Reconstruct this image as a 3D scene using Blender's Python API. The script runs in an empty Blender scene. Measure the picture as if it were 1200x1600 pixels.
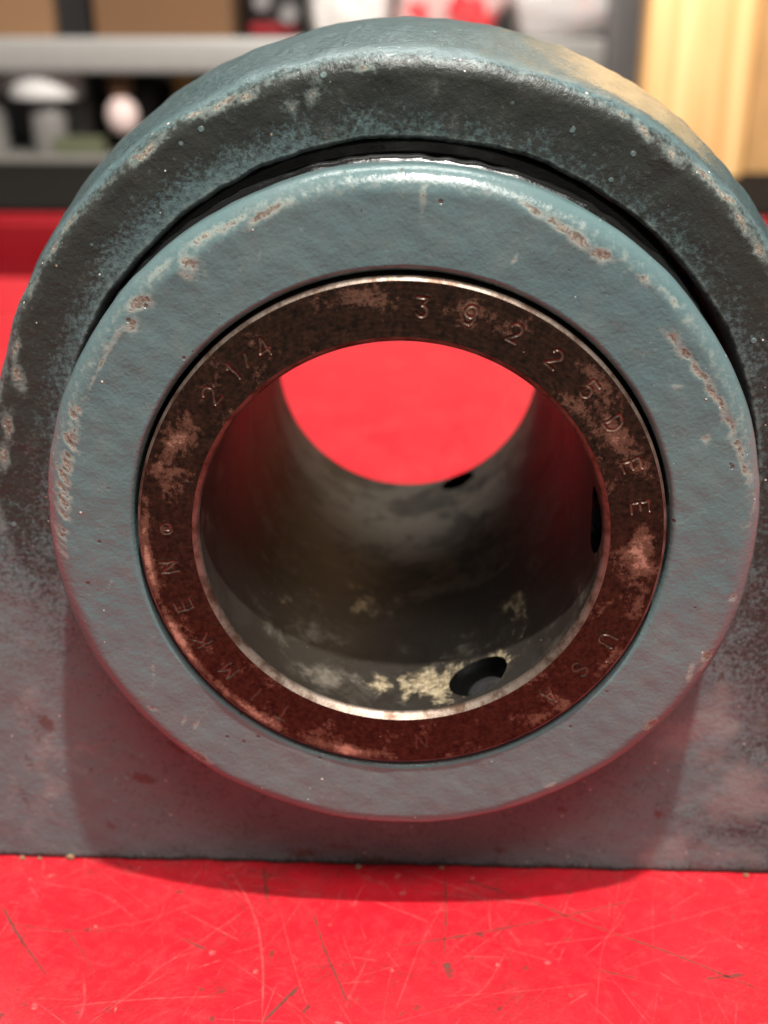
import bpy, bmesh, math, random
import numpy as np
from mathutils import Matrix, Vector

# ------------------------------------------------------------------ camera, world, lights, exposure
MM = 0.001
AX = 69.85                       # height of the bore axis above the bench, mm
sc = bpy.context.scene
C = sc.collection
# camera solved from the ring ellipses, the far end of the bore and the base line (mm; origin = bore centre at the ring's front face)
F_PX, PITCH, YAW, ROLL = 1739.313, math.radians(22.653), math.radians(-1.777), math.radians(0.109)
CAM = np.array([2.163, -143.096, 64.327 + AX])
fw = np.array([math.sin(YAW) * math.cos(PITCH), math.cos(YAW) * math.cos(PITCH), -math.sin(PITCH)])
rt0 = np.cross(fw, [0, 0, 1.0]); rt0 /= np.linalg.norm(rt0); up0 = np.cross(rt0, fw)
rt = math.cos(ROLL) * rt0 + math.sin(ROLL) * up0
up = -math.sin(ROLL) * rt0 + math.cos(ROLL) * up0
def ray(px, py): return fw + rt * (px - 600) / F_PX - up * (py - 800) / F_PX
def on_y(px, py, Y):
    d = ray(px, py); return CAM + d * (Y - CAM[1]) / d[1]
def on_z(px, py, Z):
    d = ray(px, py); return CAM + d * (Z - CAM[2]) / d[2]

cd = bpy.data.cameras.new('camera'); cam = bpy.data.objects.new('camera', cd); C.objects.link(cam)
M = Matrix.Identity(4)
for i in range(3):
    M[i][0], M[i][1], M[i][2], M[i][3] = rt[i], up[i], -fw[i], CAM[i] * MM
cam.matrix_world = M
cd.sensor_fit = 'VERTICAL'; cd.sensor_height = 24.0; cd.sensor_width = 18.0
cd.lens = F_PX / 1600 * 24.0
cd.clip_start = 0.005; cd.clip_end = 50
cd.dof.use_dof = True; cd.dof.focus_distance = 0.154; cd.dof.aperture_fstop = cd.lens / 2.5
sc.camera = cam

w = bpy.data.worlds.new('World'); sc.world = w; w.use_nodes = True
bg = w.node_tree.nodes['Background']; bg.inputs[0].default_value = (1.0, 0.95, 0.88, 1); bg.inputs[1].default_value = 0.26

def area(name, loc, target, power, size, size_y=None, col=(1, 1, 1), shape='DISK'):
    l = bpy.data.lights.new(name, 'AREA'); l.energy = power; l.color = col; l.shape = shape; l.size = size
    if size_y: l.size_y = size_y
    o = bpy.data.objects.new(name, l); C.objects.link(o); o.location = loc
    o.rotation_euler = (Vector(target) - Vector(loc)).to_track_quat('-Z', 'Y').to_euler()
    return o
KEY = Vector((0.10, -0.256, 1.0))
area('bench_lamp', KEY * 1.25 + Vector((0, 0.003, AX * MM)), (0, 0.05, 0.06), 32.0, 0.040, col=(1.0, 0.96, 0.90))
area('fill_light', (0.25, -1.0, 1.9), (0.1, 0.1, 0.0), 38.0, 1.3, 0.5, col=(1.0, 0.96, 0.90), shape='RECTANGLE')  # added fill for the front faces, from an unseen source
area('fill_light', (-0.1, 1.15, 1.9), (0.0, 0.1, 0.0), 24.0, 1.3, 0.6, col=(1.0, 0.96, 0.90), shape='RECTANGLE')  # added fill from behind for the far bore and bench, unseen source
area('shelf_fill', (0.20, 0.72, 0.62), (0.0, 1.6, 0.25), 11.0, 0.9, 0.10, col=(1.0, 0.94, 0.85), shape='RECTANGLE')  # added unseen light that brightens the shelf fronts and timber

vs = sc.view_settings
vs.view_transform = 'Standard'; vs.look = 'None'; vs.exposure = 0.0; vs.gamma = 1.0; vs.use_curve_mapping = False
sc.render.engine = 'CYCLES'
sc.render.resolution_x, sc.render.resolution_y = 768, 1024

# ------------------------------------------------------------------ node helper
class NT:
    def __init__(s, name):
        s.m = bpy.data.materials.new(name); s.m.use_nodes = True
        s.t = s.m.node_tree; s.n = s.t.nodes; s.b = s.n['Principled BSDF']
        s.P = None
    def new(s, t): return s.n.new(t)
    def link(s, a, b): s.t.links.new(a, b)
    def put(s, sock, v):
        if hasattr(v, 'is_output') or isinstance(v, bpy.types.NodeSocket): s.link(v, sock)
        elif isinstance(v, (tuple, list)) and sock.type == 'RGBA' and len(v) == 3: sock.default_value = (*v, 1)
        else: sock.default_value = v
    def pos(s, scale=(1000, 1000, 1000), loc=(0, 0, 0), rot=(0, 0, 0)):
        tc = s.new('ShaderNodeTexCoord'); mp = s.new('ShaderNodeMapping')
        s.link(tc.outputs['Object'], mp.inputs[0])
        mp.inputs['Scale'].default_value = scale; mp.inputs['Location'].default_value = loc; mp.inputs['Rotation'].default_value = rot
        return mp.outputs[0]
    def noise(s, vec, scale, detail=4, rough=0.55, dist=0.0, color=False):
        n = s.new('ShaderNodeTexNoise'); s.link(vec, n.inputs['Vector'])
        n.inputs['Scale'].default_value = scale; n.inputs['Detail'].default_value = detail
        n.inputs['Roughness'].default_value = rough; n.inputs['Distortion'].default_value = dist
        return n.outputs['Color' if color else 'Fac']
    def voro(s, vec, scale, feature='F1', out='Distance', rnd=1.0):
        n = s.new('ShaderNodeTexVoronoi'); n.feature = feature; s.link(vec, n.inputs['Vector'])
        n.inputs['Scale'].default_value = scale; n.inputs['Randomness'].default_value = rnd
        return n.outputs[out]
    def math(s, op, a, b=0.0, c=0.0, clamp=False):
        n = s.new('ShaderNodeMath'); n.operation = op; n.use_clamp = clamp
        s.put(n.inputs[0], a); s.put(n.inputs[1], b); s.put(n.inputs[2], c)
        return n.outputs[0]
    def step(s, v, lo, hi, a=0.0, b=1.0):
        n = s.new('ShaderNodeMapRange'); n.interpolation_type = 'SMOOTHSTEP'
        s.put(n.inputs[0], v); n.inputs[1].default_value = lo; n.inputs[2].default_value = hi
        n.inputs[3].default_value = a; n.inputs[4].default_value = b
        return n.outputs[0]
    def mix(s, f, a, b):
        n = s.new('ShaderNodeMix'); n.data_type = 'RGBA'
        s.put(n.inputs[0], f); s.put(n.inputs[6], a); s.put(n.inputs[7], b)
        return n.outputs[2]
    def mixf(s, f, a, b):
        n = s.new('ShaderNodeMix'); n.data_type = 'FLOAT'
        s.put(n.inputs[0], f); s.put(n.inputs[2], a); s.put(n.inputs[3], b)
        return n.outputs[0]
    def attr(s, name):
        n = s.new('ShaderNodeAttribute'); n.attribute_name = name; return n.outputs['Fac']
    def specks(s, vec, scale, frac, size):
        v = s.voro(vec, scale); c = s.sep(s.voro(vec, scale, out='Color'))
        return s.math('MULTIPLY', s.step(v, size, size * 0.5), s.step(c[2], frac, frac * 0.9))
    def sep(s, vec):
        n = s.new('ShaderNodeSeparateXYZ'); s.link(vec, n.inputs[0]); return n.outputs
    def bump(s, h, dist_mm, strength=1.0, normal=None):
        n = s.new('ShaderNodeBump'); n.inputs['Strength'].default_value = strength
        n.inputs['Distance'].default_value = dist_mm * MM; s.put(n.inputs['Height'], h)
        if normal is not None: s.link(normal, n.inputs['Normal'])
        return n.outputs[0]
    def out(s, color=None, rough=None, metal=None, normal=None, spec=None, coat=None, coat_rough=None, alpha=None, emit=None, ior=None, trans=None):
        b = s.b.inputs
        for k, v in (('Base Color', color), ('Roughness', rough), ('Metallic', metal), ('Normal', normal), ('Specular IOR Level', spec),
                     ('Coat Weight', coat), ('Coat Roughness', coat_rough), ('Alpha', alpha), ('IOR', ior), ('Transmission Weight', trans)):
            if v is not None: s.put(b[k], v)
        return s.m

def flat_mat(name, col, rough=0.5, metal=0.0, var=0.25, scale=0.08, bump=0.0):
    """simple procedural: colour varied by noise"""
    t = NT(name); P = t.pos()
    n = t.noise(P, scale, 5)
    c = t.mix(n, tuple(x * (1 - var) for x in col), tuple(min(1, x * (1 + var)) for x in col))
    nm = t.bump(n, bump) if bump else None
    return t.out(c, t.math('MULTIPLY_ADD', n, 0.2, rough - 0.1), metal, nm)

# ------------------------------------------------------------------ materials of the bearing
def chips_common(t, P, base, base_rough, chipattr, edge_light):
    fine = t.noise(P, 0.9, 8, 0.60)
    f2 = t.noise(P, 3.2, 4, 0.6)
    chipattr = t.math('ADD', chipattr, t.math('MULTIPLY', t.math('SUBTRACT', f2, 0.5), 0.35))
    fld = t.math('ADD', chipattr, t.math('MULTIPLY', t.math('SUBTRACT', fine, 0.5), 1.25))
    scuff = t.step(fld, 0.10, 0.60)
    chip = t.step(fld, 0.52, 0.62)
    mott = t.noise(P, 2.0, 7, 0.72)
    ccol = t.mix(t.step(mott, 0.40, 0.62), (0.095, 0.076, 0.058), (0.27, 0.245, 0.20))
    c = t.mix(t.math('MULTIPLY', scuff, 0.60), base, edge_light)
    c = t.mix(chip, c, ccol)
    r = t.mixf(chip, t.mixf(scuff, base_rough, 0.42), 0.58)
    h = t.math('SUBTRACT', t.math('MULTIPLY', mott, t.math('MULTIPLY', chip, 1.3)), chip)
    return c, r, h, chip

def paint_collar():
    t = NT('teal_collar_paint'); P = t.pos()
    big = t.noise(P, 0.045, 4); mid = t.noise(P, 0.35, 5)
    base = t.mix(big, (0.066, 0.132, 0.141), (0.122, 0.168, 0.166))
    base = t.mix(t.step(mid, 0.48, 0.75, 0, 0.16), base, (0.19, 0.185, 0.165))
    # small dark pits and pale specks
    v = t.voro(P, 0.42); vc = t.voro(P, 0.42, out='Color')
    rr = t.sep(vc)[0]
    pit = t.math('MULTIPLY', t.step(v, 0.16, 0.08), t.step(rr, 0.82, 0.84))
    spk = t.math('MULTIPLY', t.step(v, 0.11, 0.05), t.step(rr, 0.10, 0.08))
    c, r, h, chip = chips_common(t, P, base, 0.17, t.attr('chip'), (0.30, 0.33, 0.29))
    c = t.mix(t.math('MULTIPLY', pit, 0.8), c, (0.07, 0.05, 0.04)); c = t.mix(spk, c, (0.55, 0.55, 0.52)); c = t.mix(t.specks(P, 0.75, 0.05, 0.11), c, (0.62, 0.62, 0.58)); c = t.mix(t.specks(t.pos(loc=(31, 7, 3)), 0.6, 0.05, 0.11), c, (0.06, 0.045, 0.035))
    Ps = t.pos((850, 1000, 1000))
    rip = t.noise(Ps, 1.15, 2.5, 0.5, 0.3); peel = t.noise(P, 2.2, 3, 0.5)
    hh = t.math('ADD', t.math('MULTIPLY', rip, 0.34), t.math('MULTIPLY', peel, 0.20))
    hh = t.math('ADD', hh, t.math('MULTIPLY', h, 0.40)); hh = t.math('ADD', hh, t.math('MULTIPLY', t.math('SUBTRACT', spk, pit), 0.5))
    return t.out(c, t.math('ADD', r, t.math('MULTIPLY', mid, 0.12)), 0.0, t.bump(hh, 0.22), coat=0.0)

def paint_housing():
    t = NT('teal_cast_housing_paint'); P = t.pos()
    big = t.noise(P, 0.04, 4); mid = t.noise(P, 0.22, 6, 0.6); spe = t.noise(P, 1.6, 5, 0.62)
    base = t.mix(big, (0.066, 0.126, 0.132), (0.120, 0.154, 0.156))
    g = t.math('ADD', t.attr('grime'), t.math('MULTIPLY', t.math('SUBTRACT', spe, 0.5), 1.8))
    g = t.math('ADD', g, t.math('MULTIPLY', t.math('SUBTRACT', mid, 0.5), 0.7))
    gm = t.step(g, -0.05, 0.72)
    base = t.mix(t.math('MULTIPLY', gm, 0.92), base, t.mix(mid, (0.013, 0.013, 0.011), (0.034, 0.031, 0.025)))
    du = t.math('ADD', t.math('ADD', t.attr('dust'), t.math('MULTIPLY', t.math('SUBTRACT', spe, 0.5), 0.8)), t.math('MULTIPLY', t.math('SUBTRACT', mid, 0.5), 1.9))
    base = t.mix(t.step(du, 0.25, 0.85, 0, 0.62), base, (0.21, 0.21, 0.20))
    st = t.math('ADD', t.attr('stain'), t.math('MULTIPLY', t.math('SUBTRACT', spe, 0.5), 0.9))
    base = t.mix(t.step(st, 0.35, 0.75, 0, 0.75), base, (0.060, 0.040, 0.032))
    v = t.voro(P, 0.36); rr = t.sep(t.voro(P, 0.36, out='Color'))
    fleck = t.math('MULTIPLY', t.step(v, 0.20, 0.12), t.step(rr[0], 0.16, 0.12))
    tan = t.math('MULTIPLY', t.step(v, 0.12, 0.06), t.step(rr[1], 0.12, 0.10))
    c, r, h, chip = chips_common(t, P, base, 0.24, t.attr('chip'), (0.20, 0.245, 0.225))
    c = t.mix(t.math('MULTIPLY', fleck, 0.55), c, (0.15, 0.22, 0.22)); c = t.mix(tan, c, (0.45, 0.40, 0.34)); c = t.mix(t.specks(P, 0.70, 0.10, 0.13), c, (0.62, 0.60, 0.54)); c = t.mix(t.specks(t.pos(loc=(13, 5, 9)), 0.45, 0.10, 0.12), c, (0.34, 0.24, 0.17))
    top = t.attr('ochre')
    sno = t.noise(t.pos((700, 1000, 1000)), 1.7, 6, 0.75)
    om = t.step(t.math('ADD', top, t.math('MULTIPLY', t.math('SUBTRACT', sno, 0.5), 2.0)), 0.35, 0.75, 0, 0.85)
    sk = t.attr('skin')
    c = t.mix(t.math('MULTIPLY', sk, t.step(sno, 0.40, 0.58, 0.25, 0.85)), c, (0.028, 0.048, 0.050)); c = t.mix(t.math('MULTIPLY', sk, t.step(sno, 0.66, 0.72)), c, (0.40, 0.42, 0.38))
    c = t.mix(om, c, (0.30, 0.24, 0.14))
    hh = t.math('ADD', t.math('MULTIPLY', spe, 0.30), t.math('MULTIPLY', t.noise(P, 0.9, 2.5, 0.5), 0.42))
    hh = t.math('ADD', hh, t.math('MULTIPLY', h, 0.40)); hh = t.math('ADD', hh, t.math('MULTIPLY', t.math('ADD', fleck, tan), 0.30)); hh = t.math('ADD', hh, t.math('MULTIPLY', t.noise(P, 3.5, 3, 0.6), 0.16)); hh = t.math('ADD', hh, t.math('MULTIPLY', sk, t.math('MULTIPLY', sno, 0.5)))
    rr2 = t.math('ADD', r, t.math('MULTIPLY', mid, 0.14))
    return t.out(c, rr2, 0.0, t.bump(hh, 0.30), spec=t.mixf(gm, 0.5, 0.22))

def ring_face_mat():
    t = NT('brown_oxidised_steel'); P = t.pos()
    n1 = t.noise(P, 0.17, 9, 0.68, 0.3); n2 = t.noise(P, 1.4, 5, 0.65); n3 = t.noise(P, 0.06, 3)
    a = t.attr('patina')
    fld = t.math('ADD', n1, t.math('MULTIPLY', t.math('SUBTRACT', n2, 0.5), 0.30)); fld = t.math('ADD', fld, a)
    fld = t.math('ADD', fld, t.math('MULTIPLY', t.math('SUBTRACT', t.noise(P, 3.5, 3, 0.7), 0.5), 0.22)); m1 = t.step(fld, 0.51, 0.63); m2 = t.step(fld, 0.64, 0.80)
    n4 = t.noise(P, 0.6, 6, 0.7)
    dark = t.mix(t.step(t.math('ADD', t.math('MULTIPLY', n2, 0.5), t.math('MULTIPLY', n4, 0.5)), 0.36, 0.64), (0.008, 0.005, 0.0032), (0.046, 0.024, 0.0135))
    c = t.mix(t.math('MULTIPLY', m1, 0.75), dark, (0.135, 0.072, 0.045)); c = t.mix(m2, c, (0.40, 0.235, 0.17))
    c = t.mix(t.math('MULTIPLY', t.attr('stamp'), 0.5), c, (0.20, 0.13, 0.095)); c = t.mix(t.specks(P, 0.8, 0.04, 0.10), c, (0.55, 0.50, 0.46))
    r = t.mixf(m1, 0.27, 0.46); r = t.math('ADD', r, t.math('MULTIPLY', n2, 0.10))
    h = t.math('ADD', t.math('MULTIPLY', n2, 0.5), t.math('MULTIPLY', t.noise(P, 5.0, 2), 0.3))
    return t.out(c, r, t.mixf(m1, 0.55, 0.35), t.bump(t.math('SUBTRACT', h, t.math('MULTIPLY', m1, 0.3)), 0.035))

def bore_mat():
    t = NT('stained_bore_steel'); P = t.pos()
    n1 = t.noise(P, 0.06, 8, 0.66, 0.8); n2 = t.noise(P, 0.9, 6, 0.68); n3 = t.noise(t.pos((1000, 600, 1000)), 0.22, 8, 0.72, 0.4); gr_ = t.noise(P, 2.4, 4, 0.7)
    lay = t.noise(t.pos((30, 1000, 30)), 3.0, 3, 0.6)
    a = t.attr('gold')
    f1 = t.math('ADD', t.math('ADD', n1, t.attr('fine')), t.math('MULTIPLY', t.math('SUBTRACT', n3, 0.5), 0.65))  # stain noise plus a depth term that paints in rear light
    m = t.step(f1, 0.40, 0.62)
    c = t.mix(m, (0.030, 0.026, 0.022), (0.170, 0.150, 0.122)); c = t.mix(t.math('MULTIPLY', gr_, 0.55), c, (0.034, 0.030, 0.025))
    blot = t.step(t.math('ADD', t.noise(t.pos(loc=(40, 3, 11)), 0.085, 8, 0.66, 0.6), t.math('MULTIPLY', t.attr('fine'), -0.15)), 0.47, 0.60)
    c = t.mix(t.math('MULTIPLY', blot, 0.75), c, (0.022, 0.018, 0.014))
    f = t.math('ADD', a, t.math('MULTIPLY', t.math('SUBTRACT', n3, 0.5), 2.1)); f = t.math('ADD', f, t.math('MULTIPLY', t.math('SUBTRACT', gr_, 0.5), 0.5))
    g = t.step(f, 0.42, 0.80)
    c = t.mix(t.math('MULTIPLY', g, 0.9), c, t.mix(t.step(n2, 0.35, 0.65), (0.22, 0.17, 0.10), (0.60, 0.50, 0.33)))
    c = t.mix(t.specks(P, 0.9, 0.05, 0.10), c, (0.5, 0.46, 0.4))
    r = t.mixf(m, t.math('MULTIPLY_ADD', gr_, 0.25, 0.42), 0.60)
    h = t.math('ADD', t.math('MULTIPLY', n2, 0.7), t.math('ADD', t.math('MULTIPLY', g, 0.6), t.math('MULTIPLY', gr_, 0.5))); h = t.math('ADD', h, t.math('MULTIPLY', lay, 0.25))
    return t.out(c, r, t.mixf(m, 0.40, 0.20), t.bump(h, 0.06), spec=0.25)

def steel_edge_mat():
    t = NT('worn_bright_steel_edge'); P = t.pos()
    n = t.noise(P, 0.35, 6, 0.65); n2 = t.noise(P, 2.5, 3)
    c = t.mix(t.step(n, 0.40, 0.66), (0.25, 0.20, 0.165), (0.10, 0.06, 0.042))
    return t.out(c, t.math('MULTIPLY_ADD', n2, 0.25, 0.36), 0.85, t.bump(n2, 0.03))

def rubber_mat():
    t = NT('greasy_black_rubber'); P = t.pos()
    n = t.noise(P, 2.6, 4, 0.6); n2 = t.noise(t.pos((1000, 300, 1000)), 3.0, 3)
    return t.out(t.mix(n, (0.002, 0.002, 0.002), (0.006, 0.006, 0.006)), t.math('MULTIPLY_ADD', n, 0.10, 0.08), 0.0,
                 t.bump(t.math('ADD', n, n2), 0.045), spec=0.5)

def screw_mat():
    t = NT('blackened_set_screw_steel'); P = t.pos()
    n = t.noise(P, 1.6, 5, 0.65)
    return t.out(t.mix(n, (0.03, 0.03, 0.031), (0.14, 0.14, 0.14)), t.math('MULTIPLY_ADD', n, 0.3, 0.28), 0.8, t.bump(n, 0.12))

def table_mat():
    t = NT('scratched_red_enamel'); P = t.pos()
    big = t.noise(P, 0.03, 4); sm = t.noise(P, 0.30, 6, 0.65); fi = t.noise(P, 2.2, 4, 0.7)
    c = t.mix(big, (0.47, 0.006, 0.016), (0.56, 0.013, 0.023))
    c = t.mix(t.step(sm, 0.48, 0.80, 0, 0.12), c, (0.80, 0.13, 0.14)); c = t.mix(t.step(t.noise(P, 0.09, 5, 0.6, 1.0), 0.5, 0.72, 0, 0.55), c, (0.46, 0.004, 0.014))
    # hairline web of rubbed scratches
    web = None
    for rot, scl in ((0.3, 0.045), (1.25, 0.06), (2.2, 0.035), (2.8, 0.08)):
        Q = t.pos((1000, 1000, 1000), rot=(0, 0, rot), loc=(rot * 31, rot * 17, 0))
        Qs = t.new('ShaderNodeMapping'); t.link(Q, Qs.inputs[0]); Qs.inputs['Scale'].default_value = (0.25, 2.2, 1)
        dn = t.noise(Qs.outputs[0], scl * 6, 6, 0.75)
        l = t.step(t.math('ABSOLUTE', t.math('SUBTRACT', dn, 0.5)), 0.012, 0.0)
        l = t.math('MULTIPLY', l, t.step(t.noise(Q, 0.05, 2), 0.45, 0.62))
        web = l if web is None else t.math('MAXIMUM', web, l)
    c = t.mix(t.math('MULTIPLY', web, 0.24), c, (0.72, 0.20, 0.20))
    v = t.voro(P, 0.16); rr = t.sep(t.voro(P, 0.16, out='Color'))
    dot = t.math('MULTIPLY', t.step(v, 0.07, 0.03), t.step(rr[0], 0.34, 0.30))
    c = t.mix(t.math('MULTIPLY', dot, 0.8), c, (0.20, 0.07, 0.05))
    c = t.mix(t.specks(P, 0.55, 0.10, 0.08), c, (0.16, 0.05, 0.04)); c = t.mix(t.specks(t.pos(loc=(9, 4, 2)), 0.7, 0.07, 0.09), c, (0.75, 0.30, 0.28)); c = t.mix(t.step(fi, 0.55, 0.75, 0, 0.30), c, (0.36, 0.012, 0.016))
    r = t.math('ADD', t.math('MULTIPLY_ADD', sm, 0.40, 0.15), t.math('MULTIPLY', web, 0.15))
    h = t.math('SUBTRACT', t.math('ADD', t.math('MULTIPLY', sm, 0.6), t.math('MULTIPLY', fi, 0.15)), t.math('MULTIPLY', web, 0.4))
    return t.out(c, r, 0.0, t.bump(h, 0.10), spec=0.33)

def scratch_mat(name, col, rough):
    t = NT(name); P = t.pos()
    n = t.noise(P, 1.2, 4)
    m = t.out(t.mix(n, tuple(x * 0.7 for x in col), tuple(min(1, x * 1.2) for x in col)), rough, 0.0, alpha=t.math('MULTIPLY', t.attr('op'), t.step(n, 0.25, 0.6, 0.3, 1.0)))
    return m

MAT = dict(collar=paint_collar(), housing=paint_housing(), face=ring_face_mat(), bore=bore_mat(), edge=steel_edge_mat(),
           rubber=rubber_mat(), screw=screw_mat(), table=table_mat())

# ------------------------------------------------------------------ mesh helpers
def link_mesh(name, me, mat, parent=None, loc=None):
    o = bpy.data.objects.new(name, me); C.objects.link(o)
    if mat is not None and not me.materials: me.materials.append(mat)
    if parent is not None: o.parent = parent
    if loc is not None: o.location = loc
    return o
def tag(o, label, cat, group=None):
    o['label'] = label; o['category'] = cat
    if group: o['group'] = group
    return o
def thing(name, label, cat, loc, group=None, rotz=0.0):
    o = bpy.data.objects.new(name, None); C.objects.link(o); o.location = loc; o.rotation_euler = (0, 0, rotz); o.empty_display_size = 0.02
    return tag(o, label, cat, group)
def grid_mesh(name, V, wrap_i, wrap_j, smooth=True):
    """V: (ni, nj, 3) array in metres"""
    ni, nj = V.shape[:2]
    I = np.arange(ni if wrap_i else ni - 1); J = np.arange(nj if wrap_j else nj - 1)
    ii, jj = np.meshgrid(I, J, indexing='ij'); i2 = (ii + 1) % ni; j2 = (jj + 1) % nj
    Fc = np.stack([ii * nj + jj, i2 * nj + jj, i2 * nj + j2, ii * nj + j2], -1).reshape(-1, 4).astype(np.int32)
    me = bpy.data.meshes.new(name)
    me.vertices.add(ni * nj); me.vertices.foreach_set('co', V.reshape(-1).astype(np.float32))
    me.loops.add(Fc.size); me.loops.foreach_set('vertex_index', Fc.reshape(-1))
    me.polygons.add(len(Fc)); me.polygons.foreach_set('loop_start', np.arange(0, Fc.size, 4, dtype=np.int32))
    try: me.polygons.foreach_set('loop_total', np.full(len(Fc), 4, dtype=np.int32))
    except Exception: pass
    me.update(calc_edges=True); me.validate()
    me.polygons.foreach_set('use_smooth', np.full(len(me.polygons), smooth))
    return me
def add_attr(me, name, arr):
    a = me.attributes.new(name, 'FLOAT', 'POINT'); a.data.foreach_set('value', np.asarray(arr, np.float32).reshape(-1))
def lathe(prof, n):
    """profile [(Y, R)] mm -> (n, len, 3) mm; clockwise seen from the front"""
    a = np.linspace(0, 2 * np.pi, n, endpoint=False)[:, None]; p = np.array(prof, float)
    return np.stack([p[None, :, 1] * np.sin(a), np.broadcast_to(p[None, :, 0], (n, len(p))), p[None, :, 1] * np.cos(a)], -1)
def arc(cy, cr, rad, a0, a1, n):
    """arc in (Y, R), angle 0 = +R, 90 = -Y (towards the camera)"""
    return [(cy - rad * math.sin(math.radians(a)), cr + rad * math.cos(math.radians(a))) for a in np.linspace(a0, a1, n)]
def densify(prof, stepmm):
    out = []
    for (a, b), (c, d) in zip(prof[:-1], prof[1:]):
        k = max(1, int(math.ceil(math.hypot(c - a, d - b) / stepmm)))
        out += [(a + (c - a) * i / k, b + (d - b) * i / k) for i in range(k)]
    return out + [prof[-1]]
rng = np.random.default_rng(7)
_W = rng.normal(size=(60, 3)); _PH = rng.uniform(0, 6.28, 60)
def wob(P, freq, k0=0, n=14):
    """cheap smooth noise, about -1..1, at P (.., 3) in mm; freq in cycles per mm"""
    s = 0
    for i in range(k0, k0 + n):
        j = i % 60
        s = s + np.sin((P @ _W[j]) * freq * 4 + _PH[j])
    return s / math.sqrt(n) * 1.1
def blob_field(U, Vv, blobs):
    """max of rotated gaussians: (u, v, su, sv, rot_deg, strength)"""
    f = np.zeros_like(U)
    for u, v, su, sv, ro, s in blobs:
        c, sn = math.cos(math.radians(ro)), math.sin(math.radians(ro))
        x, y = U - u, Vv - v
        p, q = (x * c + y * sn) / su, (-x * sn + y * c) / sv
        f = np.maximum(f, s * np.exp(-(p * p + q * q)))
    return f

# ------------------------------------------------------------------ bench top
def box_bm(bm, x0, x1, y0, y1, z0, z1, bevel=0.0):
    r = bmesh.ops.create_cube(bm, size=1.0)
    for v in r['verts']:
        v.co = ((x0 + x1) / 2 + v.co.x * (x1 - x0), (y0 + y1) / 2 + v.co.y * (y1 - y0), (z0 + z1) / 2 + v.co.z * (z1 - z0))
    if bevel:
        es = list({e for v in r['verts'] for e in v.link_edges})
        bmesh.ops.bevel(bm, geom=es, offset=bevel, segments=3, affect='EDGES', profile=0.5)
def bm_obj(name, bm, mat, parent=None, loc=None, smooth=False):
    bmesh.ops.recalc_face_normals(bm, faces=bm.faces)
    me = bpy.data.meshes.new(name); bm.to_mesh(me); bm.free()
    if smooth:
        me.polygons.foreach_set('use_smooth', np.full(len(me.polygons), True))
        me.set_sharp_from_angle(angle=math.radians(40))
    return link_mesh(name, me, mat, parent, loc)
def box(name, x0, x1, y0, y1, z0, z1, mat, parent=None, bevel=0.0, loc=None):
    bm = bmesh.new(); box_bm(bm, x0, x1, y0, y1, z0, z1, bevel); return bm_obj(name, bm, mat, parent, loc, smooth=bool(bevel))

TF = 0.556            # far edge of the bench
bench = box('bench_top', -0.75, 0.75, -0.128, TF, -0.030, 0.0, MAT['table'], bevel=0.003)
bench['kind'] = 'structure'

def scratches(name, mat, lines):
    """each line: list of (x, y) mm on the bench, width mm, opacity -> tapered strips a hair above the enamel"""
    V, Fc, A = [], [], []
    for pts, wd, op in lines:
        pts = np.array(pts, float)
        t = np.linspace(0, 1, len(pts)); n = max(8, int(np.hypot(*(pts[-1] - pts[0])) / 1.2)); tt = np.linspace(0, 1, n)
        P = np.stack([np.interp(tt, t, pts[:, 0]), np.interp(tt, t, pts[:, 1])], -1)
        for _ in range(4): P[1:-1] = (P[:-2] + 2 * P[1:-1] + P[2:]) / 4
        d = np.gradient(P, axis=0); nn = np.stack([-d[:, 1], d[:, 0]], -1); nn /= np.linalg.norm(nn, axis=1)[:, None] + 1e-9
        b = len(V)
        for k in range(n):
            e = min(1, 6 * min(tt[k], 1 - tt[k]) + 0.15); w2 = wd * (0.4 + 0.6 * e) * (0.75 + 0.5 * random.random()) / 2
            for s in (-1, 0, 1):
                V.append((*(P[k] + s * nn[k] * w2 * 1.6) * MM, 0.00004)); A.append(0.0 if s else op * e * (0.6 + 0.5 * random.random()))
            if k:
                for s in (0, 1): Fc.append((b + 3 * k - 3 + s, b + 3 * k + s, b + 3 * k + 1 + s, b + 3 * k - 2 + s))
    me = bpy.data.meshes.new(name); me.from_pydata(V, [], Fc); add_attr(me, 'op', A)
    o = link_mesh(name, me, mat, bench); o['kind'] = 'stuff'
    return o
random.seed(4)
def tp(*pp): return [tuple(on_z(x, y, 0)[:2]) for x, y in pp]
pale, darks = [], []
for pp, wd, op in (
    (((352, 1352), (385, 1400), (405, 1450), (412, 1520), (409, 1600)), 0.40, 0.55),
    (((330, 1365), (370, 1395), (425, 1445)), 0.25, 0.45), (((0, 1452), (110, 1457), (230, 1440), (330, 1400)), 0.22, 0.4),
    (((40, 1375), (160, 1395), (225, 1445)), 0.3, 0.35), (((495, 1372), (450, 1440), (380, 1520)), 0.25, 0.3),
    (((130, 1520), (135, 1570), (120, 1600)), 0.5, 0.35), (((700, 1400), (655, 1480), (610, 1600)), 0.25, 0.35),
    (((690, 1590), (760, 1545), (800, 1470)), 0.3, 0.35), (((1000, 1370), (940, 1480), (930, 1600)), 0.25, 0.3),
    (((820, 1480), (980, 1460), (1200, 1400)), 0.25, 0.35), (((200, 1560), (260, 1500), (330, 1480)), 0.3, 0.3)):
    pale.append((tp(*pp), wd * 0.8, op * 0.7))
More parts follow.
